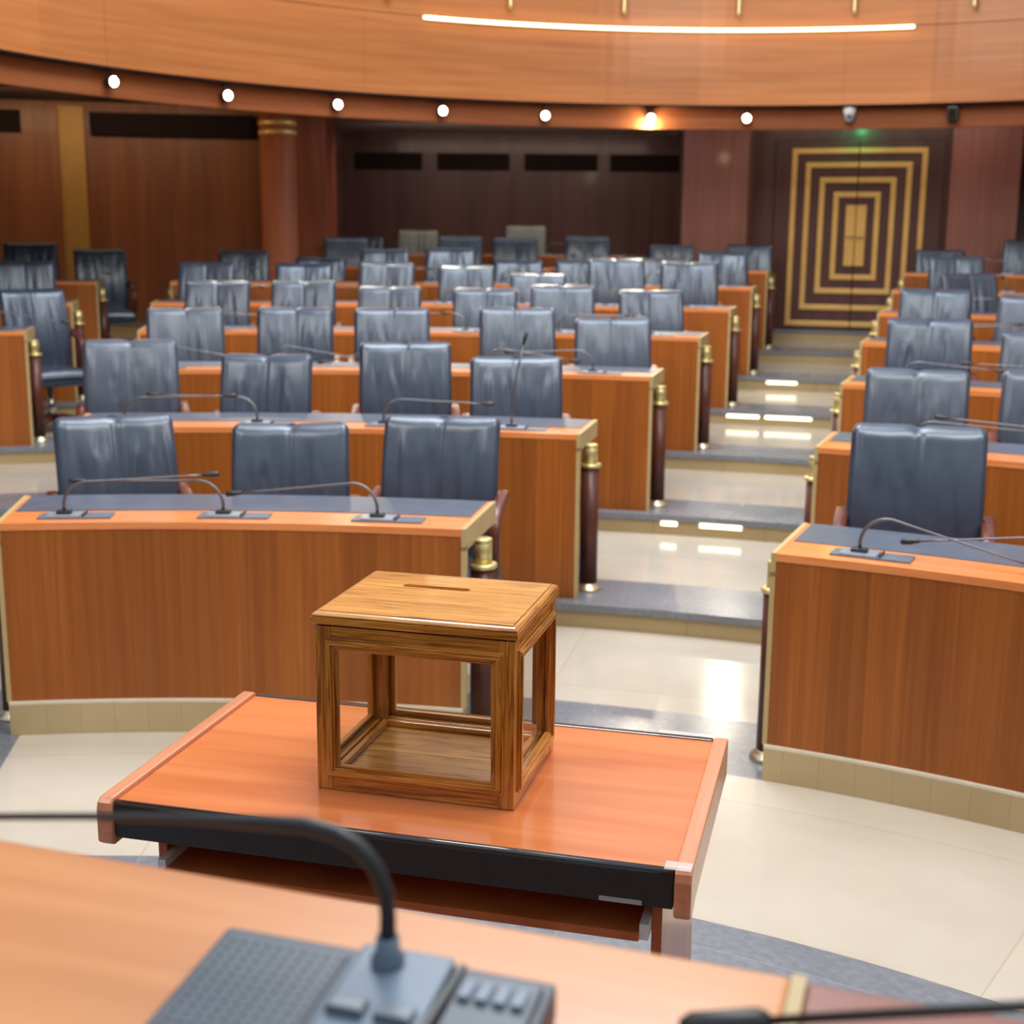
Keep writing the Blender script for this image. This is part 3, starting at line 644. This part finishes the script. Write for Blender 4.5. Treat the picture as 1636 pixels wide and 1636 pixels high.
MICS = {0: [(-6.21, 1, 3), (.37, -1, -1), (6.89, -1, -7), (26.48, 1, -13), (34.4, -1, -10)],
1: [(-6.68, 1, 1), (-1.25, -1, 1), (4.06, 1, -2), (9.43, 0, 80), (25.32, 1, -2), (30.6, -1, 2)],
2: [(-7.21, 1, -10), (-2.33, 1, -10), (3.17, -1, -13), (6.6, 1, -8), (10.93, -1, -3), (23.13, 1, -4), (28.94, -1, 0)],
3: [(-15.0, 1, -10), (-6.37, 1, -6), (-2.77, -1, -6), (.61, 1, 0), (4.38, -1, -2), (8.25, 1, 0), (12.04, -1, 0), (23.17, 1, 2), (26.88, -1, -2)],
4: [(-7.48, 1, 0), (-3.65, -1, 3), (-.27, -1, 0), (2.57, 1, 0), (5.86, -1, 0), (9.29, 1, 0), (12.62, -1, 0), (21.95, 1, 0), (25.8, -1, -3)],
5: [(-14.05, 1, -8), (-6.74, 1, 0), (-3.66, -1, 0), (-.94, 1, 0), (1.36, -1, 0), (4.28, 1, 0), (7.22, -1, 0), (10.26, 1, 5), (13.28, -1, 0), (21.77, 1, 0), (24.27, -1, 0)],
6: [(-3.01, 1, 0), (1.54, -1, 0), (4.8, 1, 0), (7.65, 1, 0), (10.48, 1, 0), (13.26, -1, 0), (23.77, -1, 5)],
7: [(.47, -1, 0), (5.24, 1, 0)]}
for i, L in MICS.items():
    lefts = [m for m in L if -10 < m[0] < 16]; rights = [m for m in L if m[0] > 16]
    for m in L:
        t, s_, e = m
        if t < -10: side = 'on the far-left %s-row desk beyond the side aisle' % ORD[i]
        elif t > 16: side = 'on the right-hand %s-row desk, %s' % (ORD[i], ('nearest the aisle', 'second from the aisle')[rights.index(m)])
        else: side = 'on the left %s-row desk, %s' % (ORD[i], CW[len(lefts) - lefts.index(m)])
        lb = 'gooseneck microphone ' + side
        if s_ == 0: lb = 'gooseneck microphone bent straight up on the left second-row desk'
        mic(i, t, s_, e, lb, {0: 0.46, 1: 0.42}.get(i, 0.42))

# ================================================================== COMPUTER TABLE WITH THE BALLOT BOX
TA = math.atan2(-0.262, 1.027)
tb = empty('computer_table', (-0.730, 2.220, 0.0), TA, 'low cherry-wood computer table with black front bar, standing before the desks', 'table')
W_, D_ = 1.055, 0.592
TW = MT['table'] = wood('cherry_laminate', (0.55, 0.145, 0.042), (0.63, 0.185, 0.058), (0.70, 0.225, 0.078), 'Object', (1.5, 16, 16), rough=0.2, coat=0.5, var=0.10)
TL = MT['table_leg'] = wood('cherry_leg', (0.38, 0.095, 0.026), (0.45, 0.12, 0.034), (0.51, 0.145, 0.045), 'Object', (10, 10, 1.2), rough=0.3, coat=0.3, var=0.1)
TR = MT['table_trim'] = wood('cherry_rail', (0.52, 0.20, 0.10), (0.60, 0.245, 0.13), (0.66, 0.29, 0.16), 'Object', (30, 1.5, 30), rough=0.28, coat=0.3, var=0.1)
b = MB(); b.box(0.028, W_ - 0.028, 0.012, D_ - 0.010, 0.722, 0.748); b.build('tabletop', TW, tb, bevel=0.002)
def capm(x0):
    poly = []; m = MB()
    prof = [(-0.012, 0.675), (-0.012, 0.735), (-0.008, 0.748), (0.002, 0.756), (D_ - 0.01, 0.756), (D_, 0.750), (D_, 0.675), (0.05, 0.675), (0.035, 0.667), (0.0, 0.667)]
    n = len(prof); vs_ = [Vector((x0, y, z)) for y, z in prof] + [Vector((x0 + 0.028, y, z)) for y, z in prof]
    m.add(vs_, [tuple(range(n)), tuple(range(2 * n - 1, n - 1, -1))] + [(i, (i + 1) % n, (i + 1) % n + n, i + n) for i in range(n)]); return m
for x0 in (0.0, W_ - 0.028): capm(x0).build('side_rail', TR, tb, bevel=0.004)
b = MB(); b.box(0.03, W_ - 0.03, -0.002, 0.014, 0.682, 0.742); b.build('front_bar', 'black', tb, bevel=0.003)
GB = MT['gloss_black'] = plain('gloss_black_edge', (0.02, 0.02, 0.024), 0.12, noise=0.05, coat=0.8)
b = MB(); b.tube([(0.03, 0.005, 0.744), (W_ - 0.03, 0.005, 0.744)], 0.0075, 10); b.build('edge_strip', GB, tb)
b = MB(); b.box(0.03, W_ - 0.03, D_ - 0.012, D_ + 0.004, 0.715, 0.7505); b.build('back_bar', GB, tb, bevel=0.003)
for x0 in (0.072, W_ - 0.073):
    b = MB(); b.box(x0, x0 + 0.018, 0.07, D_ - 0.03, 0.0, 0.722); b.build('leg_panel', TL, tb, bevel=0.002)
b = MB(); b.box(0.090, W_ - 0.073, D_ - 0.13, D_ - 0.112, 0.52, 0.722); b.build('modesty_panel', TL, tb)
kt = MB().box(0.105, W_ - 0.088, 0.03, 0.40, 0.600, 0.616).build('keyboard_tray', TL, tb, bevel=0.002)
for x0 in (0.090, W_ - 0.088):
    b = MB(); b.box(x0, x0 + 0.015, 0.035, 0.40, 0.602, 0.63); b.build('drawer_slide', 'white', kt)
m, nt, bb = mat('clear_tape_film'); bb.inputs['Base Color'].default_value = (0.9, 0.9, 0.92, 1); bb.inputs['Alpha'].default_value = 0.22; bb.inputs['Roughness'].default_value = 0.12
for bxx in ((W_ - 0.045, W_ - 0.002, -0.0115, 0.018, 0.7563, 0.7568), (W_ - 0.15, W_ - 0.08, -0.0035, -0.0028, 0.684, 0.692), (W_ - 0.14, W_ - 0.03, D_ - 0.014, D_ + 0.003, 0.7566, 0.7571)):
    MB().box(*bxx).build('tape', m, tb)

BA = math.atan2(-0.088 - 0.006, 0.359)
def oak(name, ax, k=1.0, top=False):
    g = [150, 150, 150]; g[ax] = 7
    m, nt, b = mat(name); mp = coords(nt, 'Object', tuple(g)); n = nd(nt, 'ShaderNodeTexNoise'); n.inputs['Scale'].default_value = 1; n.inputs['Detail'].default_value = 4; n.inputs['Distortion'].default_value = 1.2
    nt.links.new(mp.outputs[0], n.inputs[0])
    a = (0.22, 0.074, 0.010) if not top else (0.32, 0.118, 0.018)
    r = ramp(nt, n.outputs[0], [(0.36, tuple(k * q for q in a)), (0.47, tuple(k * q for q in ((0.42, 0.165, 0.022) if not top else (0.58, 0.255, 0.045)))), (0.66, tuple(k * q for q in ((0.58, 0.265, 0.045) if not top else (0.70, 0.350, 0.075))))])
    g2 = [9, 9, 9]; g2[ax] = 1.2
    mp2 = coords(nt, 'Object', tuple(g2)); n2 = nd(nt, 'ShaderNodeTexNoise'); n2.inputs['Scale'].default_value = 1; n2.inputs['Detail'].default_value = 2; nt.links.new(mp2.outputs[0], n2.inputs[0])
    r2 = ramp(nt, n2.outputs[0], [(0.3, (0.72, 0.68, 0.62)), (0.65, (1.08, 1.08, 1.08))])
    nt.links.new(mixc(nt, 1.0, r.outputs[0], r2.outputs[0], 'MULTIPLY'), b.inputs['Base Color'])
    b.inputs['Roughness'].default_value = 0.28; b.inputs['Coat Weight'].default_value = 0.7; b.inputs['Coat Roughness'].default_value = 0.07
    bump(nt, b, n.outputs[0], 0.06, 0.001); return m
OX, OY, OZ = oak('oak_grain_across', 0, 1.15), oak('oak_grain_deep', 1, 1.15), oak('oak_grain_upright', 2, 1.1)
OTOP = oak('oak_lid_top', 0, 1.0, True); OFL = oak('oak_bottom', 0, 0.8, True)
gm, nt, bb = mat('clear_glass'); nt.nodes.remove(bb); out = nt.nodes['Material Output']
tr = nd(nt, 'ShaderNodeBsdfTransparent'); tr.inputs[0].default_value = (0.975, 0.98, 0.97, 1); gl = nd(nt, 'ShaderNodeBsdfGlossy'); gl.inputs['Roughness'].default_value = 0.02
fr = nd(nt, 'ShaderNodeFresnel'); fr.inputs[0].default_value = 1.5; mx = nd(nt, 'ShaderNodeMixShader'); geo_ = nd(nt, 'ShaderNodeNewGeometry'); iv = nd(nt, 'ShaderNodeMath', operation='SUBTRACT'); iv.inputs[0].default_value = 1.0; nt.links.new(geo_.outputs['Backfacing'], iv.inputs[1]); ml = nd(nt, 'ShaderNodeMath', operation='MULTIPLY'); nt.links.new(fr.outputs[0], ml.inputs[0]); nt.links.new(iv.outputs[0], ml.inputs[1]); nt.links.new(ml.outputs[0], mx.inputs[0]); nt.links.new(tr.outputs[0], mx.inputs[1]); nt.links.new(gl.outputs[0], mx.inputs[2]); nt.links.new(mx.outputs[0], out.inputs[0])
bw, bd, bh = 0.370, 0.308, 0.308
bx = empty('ballot_box', (-0.350, 2.283, 0.7486), BA, 'varnished oak ballot box with glass sides and a slotted lid', 'ballot box')
st = 0.030
for x in (0, bw - st):
    for y in (0, bd - st): MB().box(x, x + st, y, y + st, 0, bh).build('corner_post', OZ, bx, bevel=0.002)
for z0, z1 in ((0, 0.036), (bh - 0.036, bh)):
    for y in (0.0012, bd - st + 0.0088): MB().box(st, bw - st, y, y + st - 0.01, z0, z1).build('rail', OX, bx, bevel=0.001)
    for x in (0.0012, bw - st + 0.0088): MB().box(x, x + st - 0.01, st, bd - st, z0, z1).build('rail', OY, bx, bevel=0.001)
def ring(T, x0, x1, z0, z1):
    m = [MB(), MB()]; q = [MB(), MB()]; steps = [(0.0, 0.004, -0.004, 0.0), (0.004, 0.0125, -0.0075, 0.0), (0.0125, 0.018, -0.0035, 0.004), (0.018, 0.023, -0.001, 0.008)]
    for a, c_, y0, y1 in steps:
        m[0].box(x0 + a, x1 - a, y0, y1, z0 + a, z0 + c_, T); m[1].box(x0 + a, x1 - a, y0, y1, z1 - c_, z1 - a, T)
        q[0].box(x0 + a, x0 + c_, y0, y1, z0 + c_, z1 - c_, T); q[1].box(x1 - c_, x1 - a, y0, y1, z0 + c_, z1 - c_, T)
    return m, q
sides = [(lambda v: v, bw, OX), (lambda v: Vector((bw - v.x, bd - v.y, v.z)), bw, OX), (lambda v: Vector((bw - v.y, v.x, v.z)), bd, OY), (lambda v: Vector((v.y, bd - v.x, v.z)), bd, OY)]
for T, L, om in sides:
    m1, m2 = ring(T, 0.020, L - 0.020, 0.026, bh - 0.020)
    for mm in m1: mm.build('moulding', om, bx, bevel=0.0008)
    for mm in m2: mm.build('upright_moulding', OZ, bx, bevel=0.0008)
    b = MB(); b.box(st + 0.002, L - st - 0.002, 0.010, 0.013, 0.036, bh - 0.036, T); b.build('glass_pane', gm, bx)
b = MB(); b.box(0.01, bw - 0.01, 0.01, bd - 0.01, 0.008, 0.024); b.build('bottom_board', OFL, bx)
for T, L, om in sides:
    b = MB(); b.box(st, L - st, 0.025, 0.038, 0.024, 0.036, T); b.build('inner_ledge', om, bx, bevel=0.002)
# lid with slot: frame of boards around the slot
ld = MB(); e = 0.005; x0, x1, y0, y1 = -e, bw + e, -e, bd + e; zt = bh + 0.0275
sx0, sx1, sy0, sy1 = 0.093, 0.227, 0.200, 0.2205
i_ = 0.012
def slot_poly(n=6):
    r = (sy1 - sy0) / 2; pts = []
    for k in range(n + 1): a = -pi / 2 + pi * k / n; pts.append((sx1 - r + r * cos(a), (sy0 + sy1) / 2 + r * sin(a)))
    for k in range(n + 1): a = pi / 2 + pi * k / n; pts.append((sx0 + r + r * cos(a), (sy0 + sy1) / 2 + r * sin(a)))
    return pts
bmm = bmesh.new(); ix0, ix1, iy0, iy1 = x0 + i_, x1 - i_, y0 + i_, y1 - i_
outer = [bmm.verts.new((a, b_, zt)) for a, b_ in ((ix0, iy0), (ix1, iy0), (ix1, iy1), (ix0, iy1))]; inner = [bmm.verts.new((a, b_, zt)) for a, b_ in slot_poly()]
es = [bmm.edges.new((outer[k], outer[(k + 1) % 4])) for k in range(4)] + [bmm.edges.new((inner[k], inner[(k + 1) % len(inner)])) for k in range(len(inner))]
bmesh.ops.triangle_fill(bmm, use_beauty=True, edges=es)
tris = [[(v.co.x, v.co.y, v.co.z) for v in f.verts] for f in bmm.faces]; bmm.free()
for tpts in tris: ld.add(tpts, [(0, 1, 2)]); ld.add([(a, b_, bh + 0.008) for a, b_, c_ in tpts], [(0, 1, 2)])
sp_ = slot_poly(); k_ = len(sp_)
ld.add([(a, b_, zt) for a, b_ in sp_] + [(a, b_, bh + 0.008) for a, b_ in sp_], [(k, (k + 1) % k_, (k + 1) % k_ + k_, k + k_) for k in range(k_)])
# moulded rim profile (offset from outer edge, z)
prof = [(i_, zt), (i_ - 0.001, zt - 0.0018), (i_ - 0.003, zt - 0.0018), (0.005, zt - 0.003), (0.0015, zt - 0.0065), (0.001, zt - 0.0085), (0.003, zt - 0.0100), (0.0, zt - 0.0110), (0.0, zt - 0.0225), (0.003, zt - 0.024), (0.010, zt - 0.0265), (0.02, zt - 0.0265)]
vs_ = []; fs = []
for d_, z in prof: vs_ += [(x0 + d_, y0 + d_, z), (x1 - d_, y0 + d_, z), (x1 - d_, y1 - d_, z), (x0 + d_, y1 - d_, z)]
for j in range(len(prof) - 1):
    for k in range(4): q = (k + 1) % 4; fs.append((j * 4 + k, j * 4 + q, j * 4 + 4 + q, j * 4 + 4 + k))
lo_ = MB.build(ld, 'lid', OTOP, bx)
for k4 in range(4):
    keep = [f for k, f in enumerate(fs) if k % 4 == k4]; ids = sorted({i for f in keep for i in f}); mp_ = {a: b for b, a in enumerate(ids)}
    MB().add([vs_[i] for i in ids], [tuple(mp_[i] for i in f) for f in keep]).build('lid_rim', OX if k4 in (0, 2) else OY, lo_)
MB().box(0.012, bw - 0.012, 0.012, bd - 0.012, bh - 0.004, bh + 0.006).build('lid_rebate', OX, bx)

# ================================================================== ROSTRUM DESK IN THE FOREGROUND
FA = math.atan2(-0.198, 0.61)
rs_ = empty('rostrum_desk', (-0.417, 1.016, 0.0), FA, 'blurred orange wooden rostrum desk across the bottom foreground', 'desk')
RW = MT['rostrum'] = wood('rostrum_wood', (0.49, 0.185, 0.060), (0.58, 0.235, 0.082), (0.65, 0.285, 0.11), 'Object', (1.2, 14, 14), rough=0.32, coat=0.3, var=0.14)
RD = MT['rostrum_red'] = wood('rostrum_red_wood', (0.22, 0.085, 0.065), (0.27, 0.11, 0.085), (0.32, 0.13, 0.10), 'Object', (1.2, 14, 14), rough=0.3, coat=0.3, var=0.1)
b = MB(); b.box(-0.9, 0.640, -0.62, 0.0, 1.215, 1.25); b.build('desktop', RW, rs_, bevel=0.004)
b = MB(); b.box(0.640, 0.650, -0.62, 0.001, 1.213, 1.2515); b.build('brass_seam', 'trim', rs_)
b = MB(); b.box(0.650, 1.30, -0.62, 0.0, 1.213, 1.248); b.build('side_top', RD, rs_, bevel=0.004)
b = MB(); b.box(-0.9, 1.30, -0.04, -0.012, 0.0, 1.215); b.build('front_panel', 'panel', rs_)
UA = math.atan2(-0.066, 0.214)
cu = empty('conference_unit', (-0.196, 0.834, 1.2504), UA, 'grey desktop conference unit with speaker grille and buttons in the foreground', 'conference unit')
SL = MT['slate'] = plain('slate_plastic', (0.075, 0.095, 0.125), 0.42, noise=0.1)
SL2 = MT['slate_light'] = plain('light_slate_plastic', (0.13, 0.18, 0.25), 0.38, noise=0.08)
def wedge(x0, x1, y0, y1, zb, zf, z0=0.0):
    m = MB(); vs_ = [(x0, y0, z0), (x1, y0, z0), (x1, y1, z0), (x0, y1, z0), (x0, y0, zf), (x1, y0, zf), (x1, y1, zb), (x0, y1, zb)]
    m.add(vs_, [(0, 3, 2, 1), (4, 5, 6, 7), (0, 1, 5, 4), (1, 2, 6, 5), (2, 3, 7, 6), (3, 0, 4, 7)]); return m
wedge(0.006, 0.238, -0.17, 0.0, 0.026, 0.010).build('body', SL, cu, bevel=0.004)
gr = wedge(0.014, 0.100, -0.16, -0.010, 0.0275, 0.0125, 0.008).build('speaker_grille', SL, cu, bevel=0.001)
b = MB()
for r in range(17):
    for c_ in range(10): x, y = 0.0190 + c_ * 0.0086, -0.018 - r * 0.0082; z = 0.0275 + (y + 0.01) / 0.15 * 0.015; b.box(x - 0.0014, x + 0.0014, y - 0.0014, y + 0.0014, z - 0.002, z + 0.0005)
b.build('perforation', 'black', gr)
mod = wedge(0.108, 0.172, -0.155, -0.004, 0.034, 0.016, 0.008).build('control_module', SL2, cu, bevel=0.003)
b = MB(); b.box(0.112, 0.136, -0.075, -0.060, 0.022, 0.0315); b.box(0.143, 0.167, -0.075, -0.060, 0.022, 0.0315); b.build('button', 'plate', mod, bevel=0.002)
b = MB(); b.box(0.116, 0.164, -0.115, -0.090, 0.018, 0.0265); b.build('display', 'black', mod, bevel=0.001)
b = MB(); b.box(0.174, 0.178, -0.165, -0.002, 0.010, 0.029); b.build('gap', 'black', cu)
kp = wedge(0.180, 0.232, -0.16, -0.010, 0.030, 0.014, 0.008).build('keypad', SL, cu, bevel=0.002)
b = MB()
for k in range(4): b.box(0.184 + k * 0.0115, 0.192 + k * 0.0115, -0.040, -0.020, 0.024, 0.0305)
b.build('key', SL2, kp, bevel=0.001)
b = MB(); b.lathe([(0.011, 0.026), (0.011, 0.036), (0.008, 0.040), (0.0075, 0.050)], (0.131, -0.020), 20); b.build('neck_socket', SL2, cu)
nk = MB(); du = [(0.0, .040), (0.0003, .0633), (-.0008, .0803), (-.0078, .0962), (-.0135, .103), (-.0204, .1091), (-.0353, .1154), (-.057, .1177), (-.088, .1149), (-.1429, .1095), (-.2148, .1009), (-.2905, .0899), (-.33, .084)]
path = [(0.131 + a, -0.020, z) for a, z in du]
nk.tube(path, [0.0058, 0.0052, 0.0052, 0.0054, 0.0056, 0.0056, 0.0056, 0.0054, 0.005, 0.0032, 0.0026, 0.0025, 0.0025], 12); nk.build('gooseneck', 'black', cu)
MB().tube([(-0.205, -0.016, 0.0845), (-0.21, -0.016, 0.083), (-0.26, -0.016, 0.072), (-0.267, -0.016, 0.070)], [0.004, 0.009, 0.009, 0.005], 14).build('microphone_head', 'black', cu)
sm_ = empty('gooseneck_microphone', (0.50, 0.62, 1.2502), 0, 'black foreground microphone lying low at the bottom right corner', 'microphone')
MB().box(-0.05, 0.05, -0.04, 0.04, 0, 0.02).build('plate', SL, sm_, bevel=0.004)
MB().tube([(0, 0, 0.02), (0, 0, 0.06), (-0.01, 0.0, 0.085), (-0.035, 0.01, 0.095), (-0.07, 0.02, 0.091), (-0.209, 0.06, 0.065), (-0.345, 0.098, 0.030)], [0.005, 0.005, 0.005, 0.005, 0.0035, 0.0035, 0.003], 10).build('gooseneck', 'black', sm_)
MB().tube([(-0.343, 0.098, 0.0305), (-0.350, 0.098, 0.029), (-0.390, 0.100, 0.024), (-0.397, 0.100, 0.023)], [0.005, 0.009, 0.009, 0.005], 14).build('microphone_head', 'black', sm_)
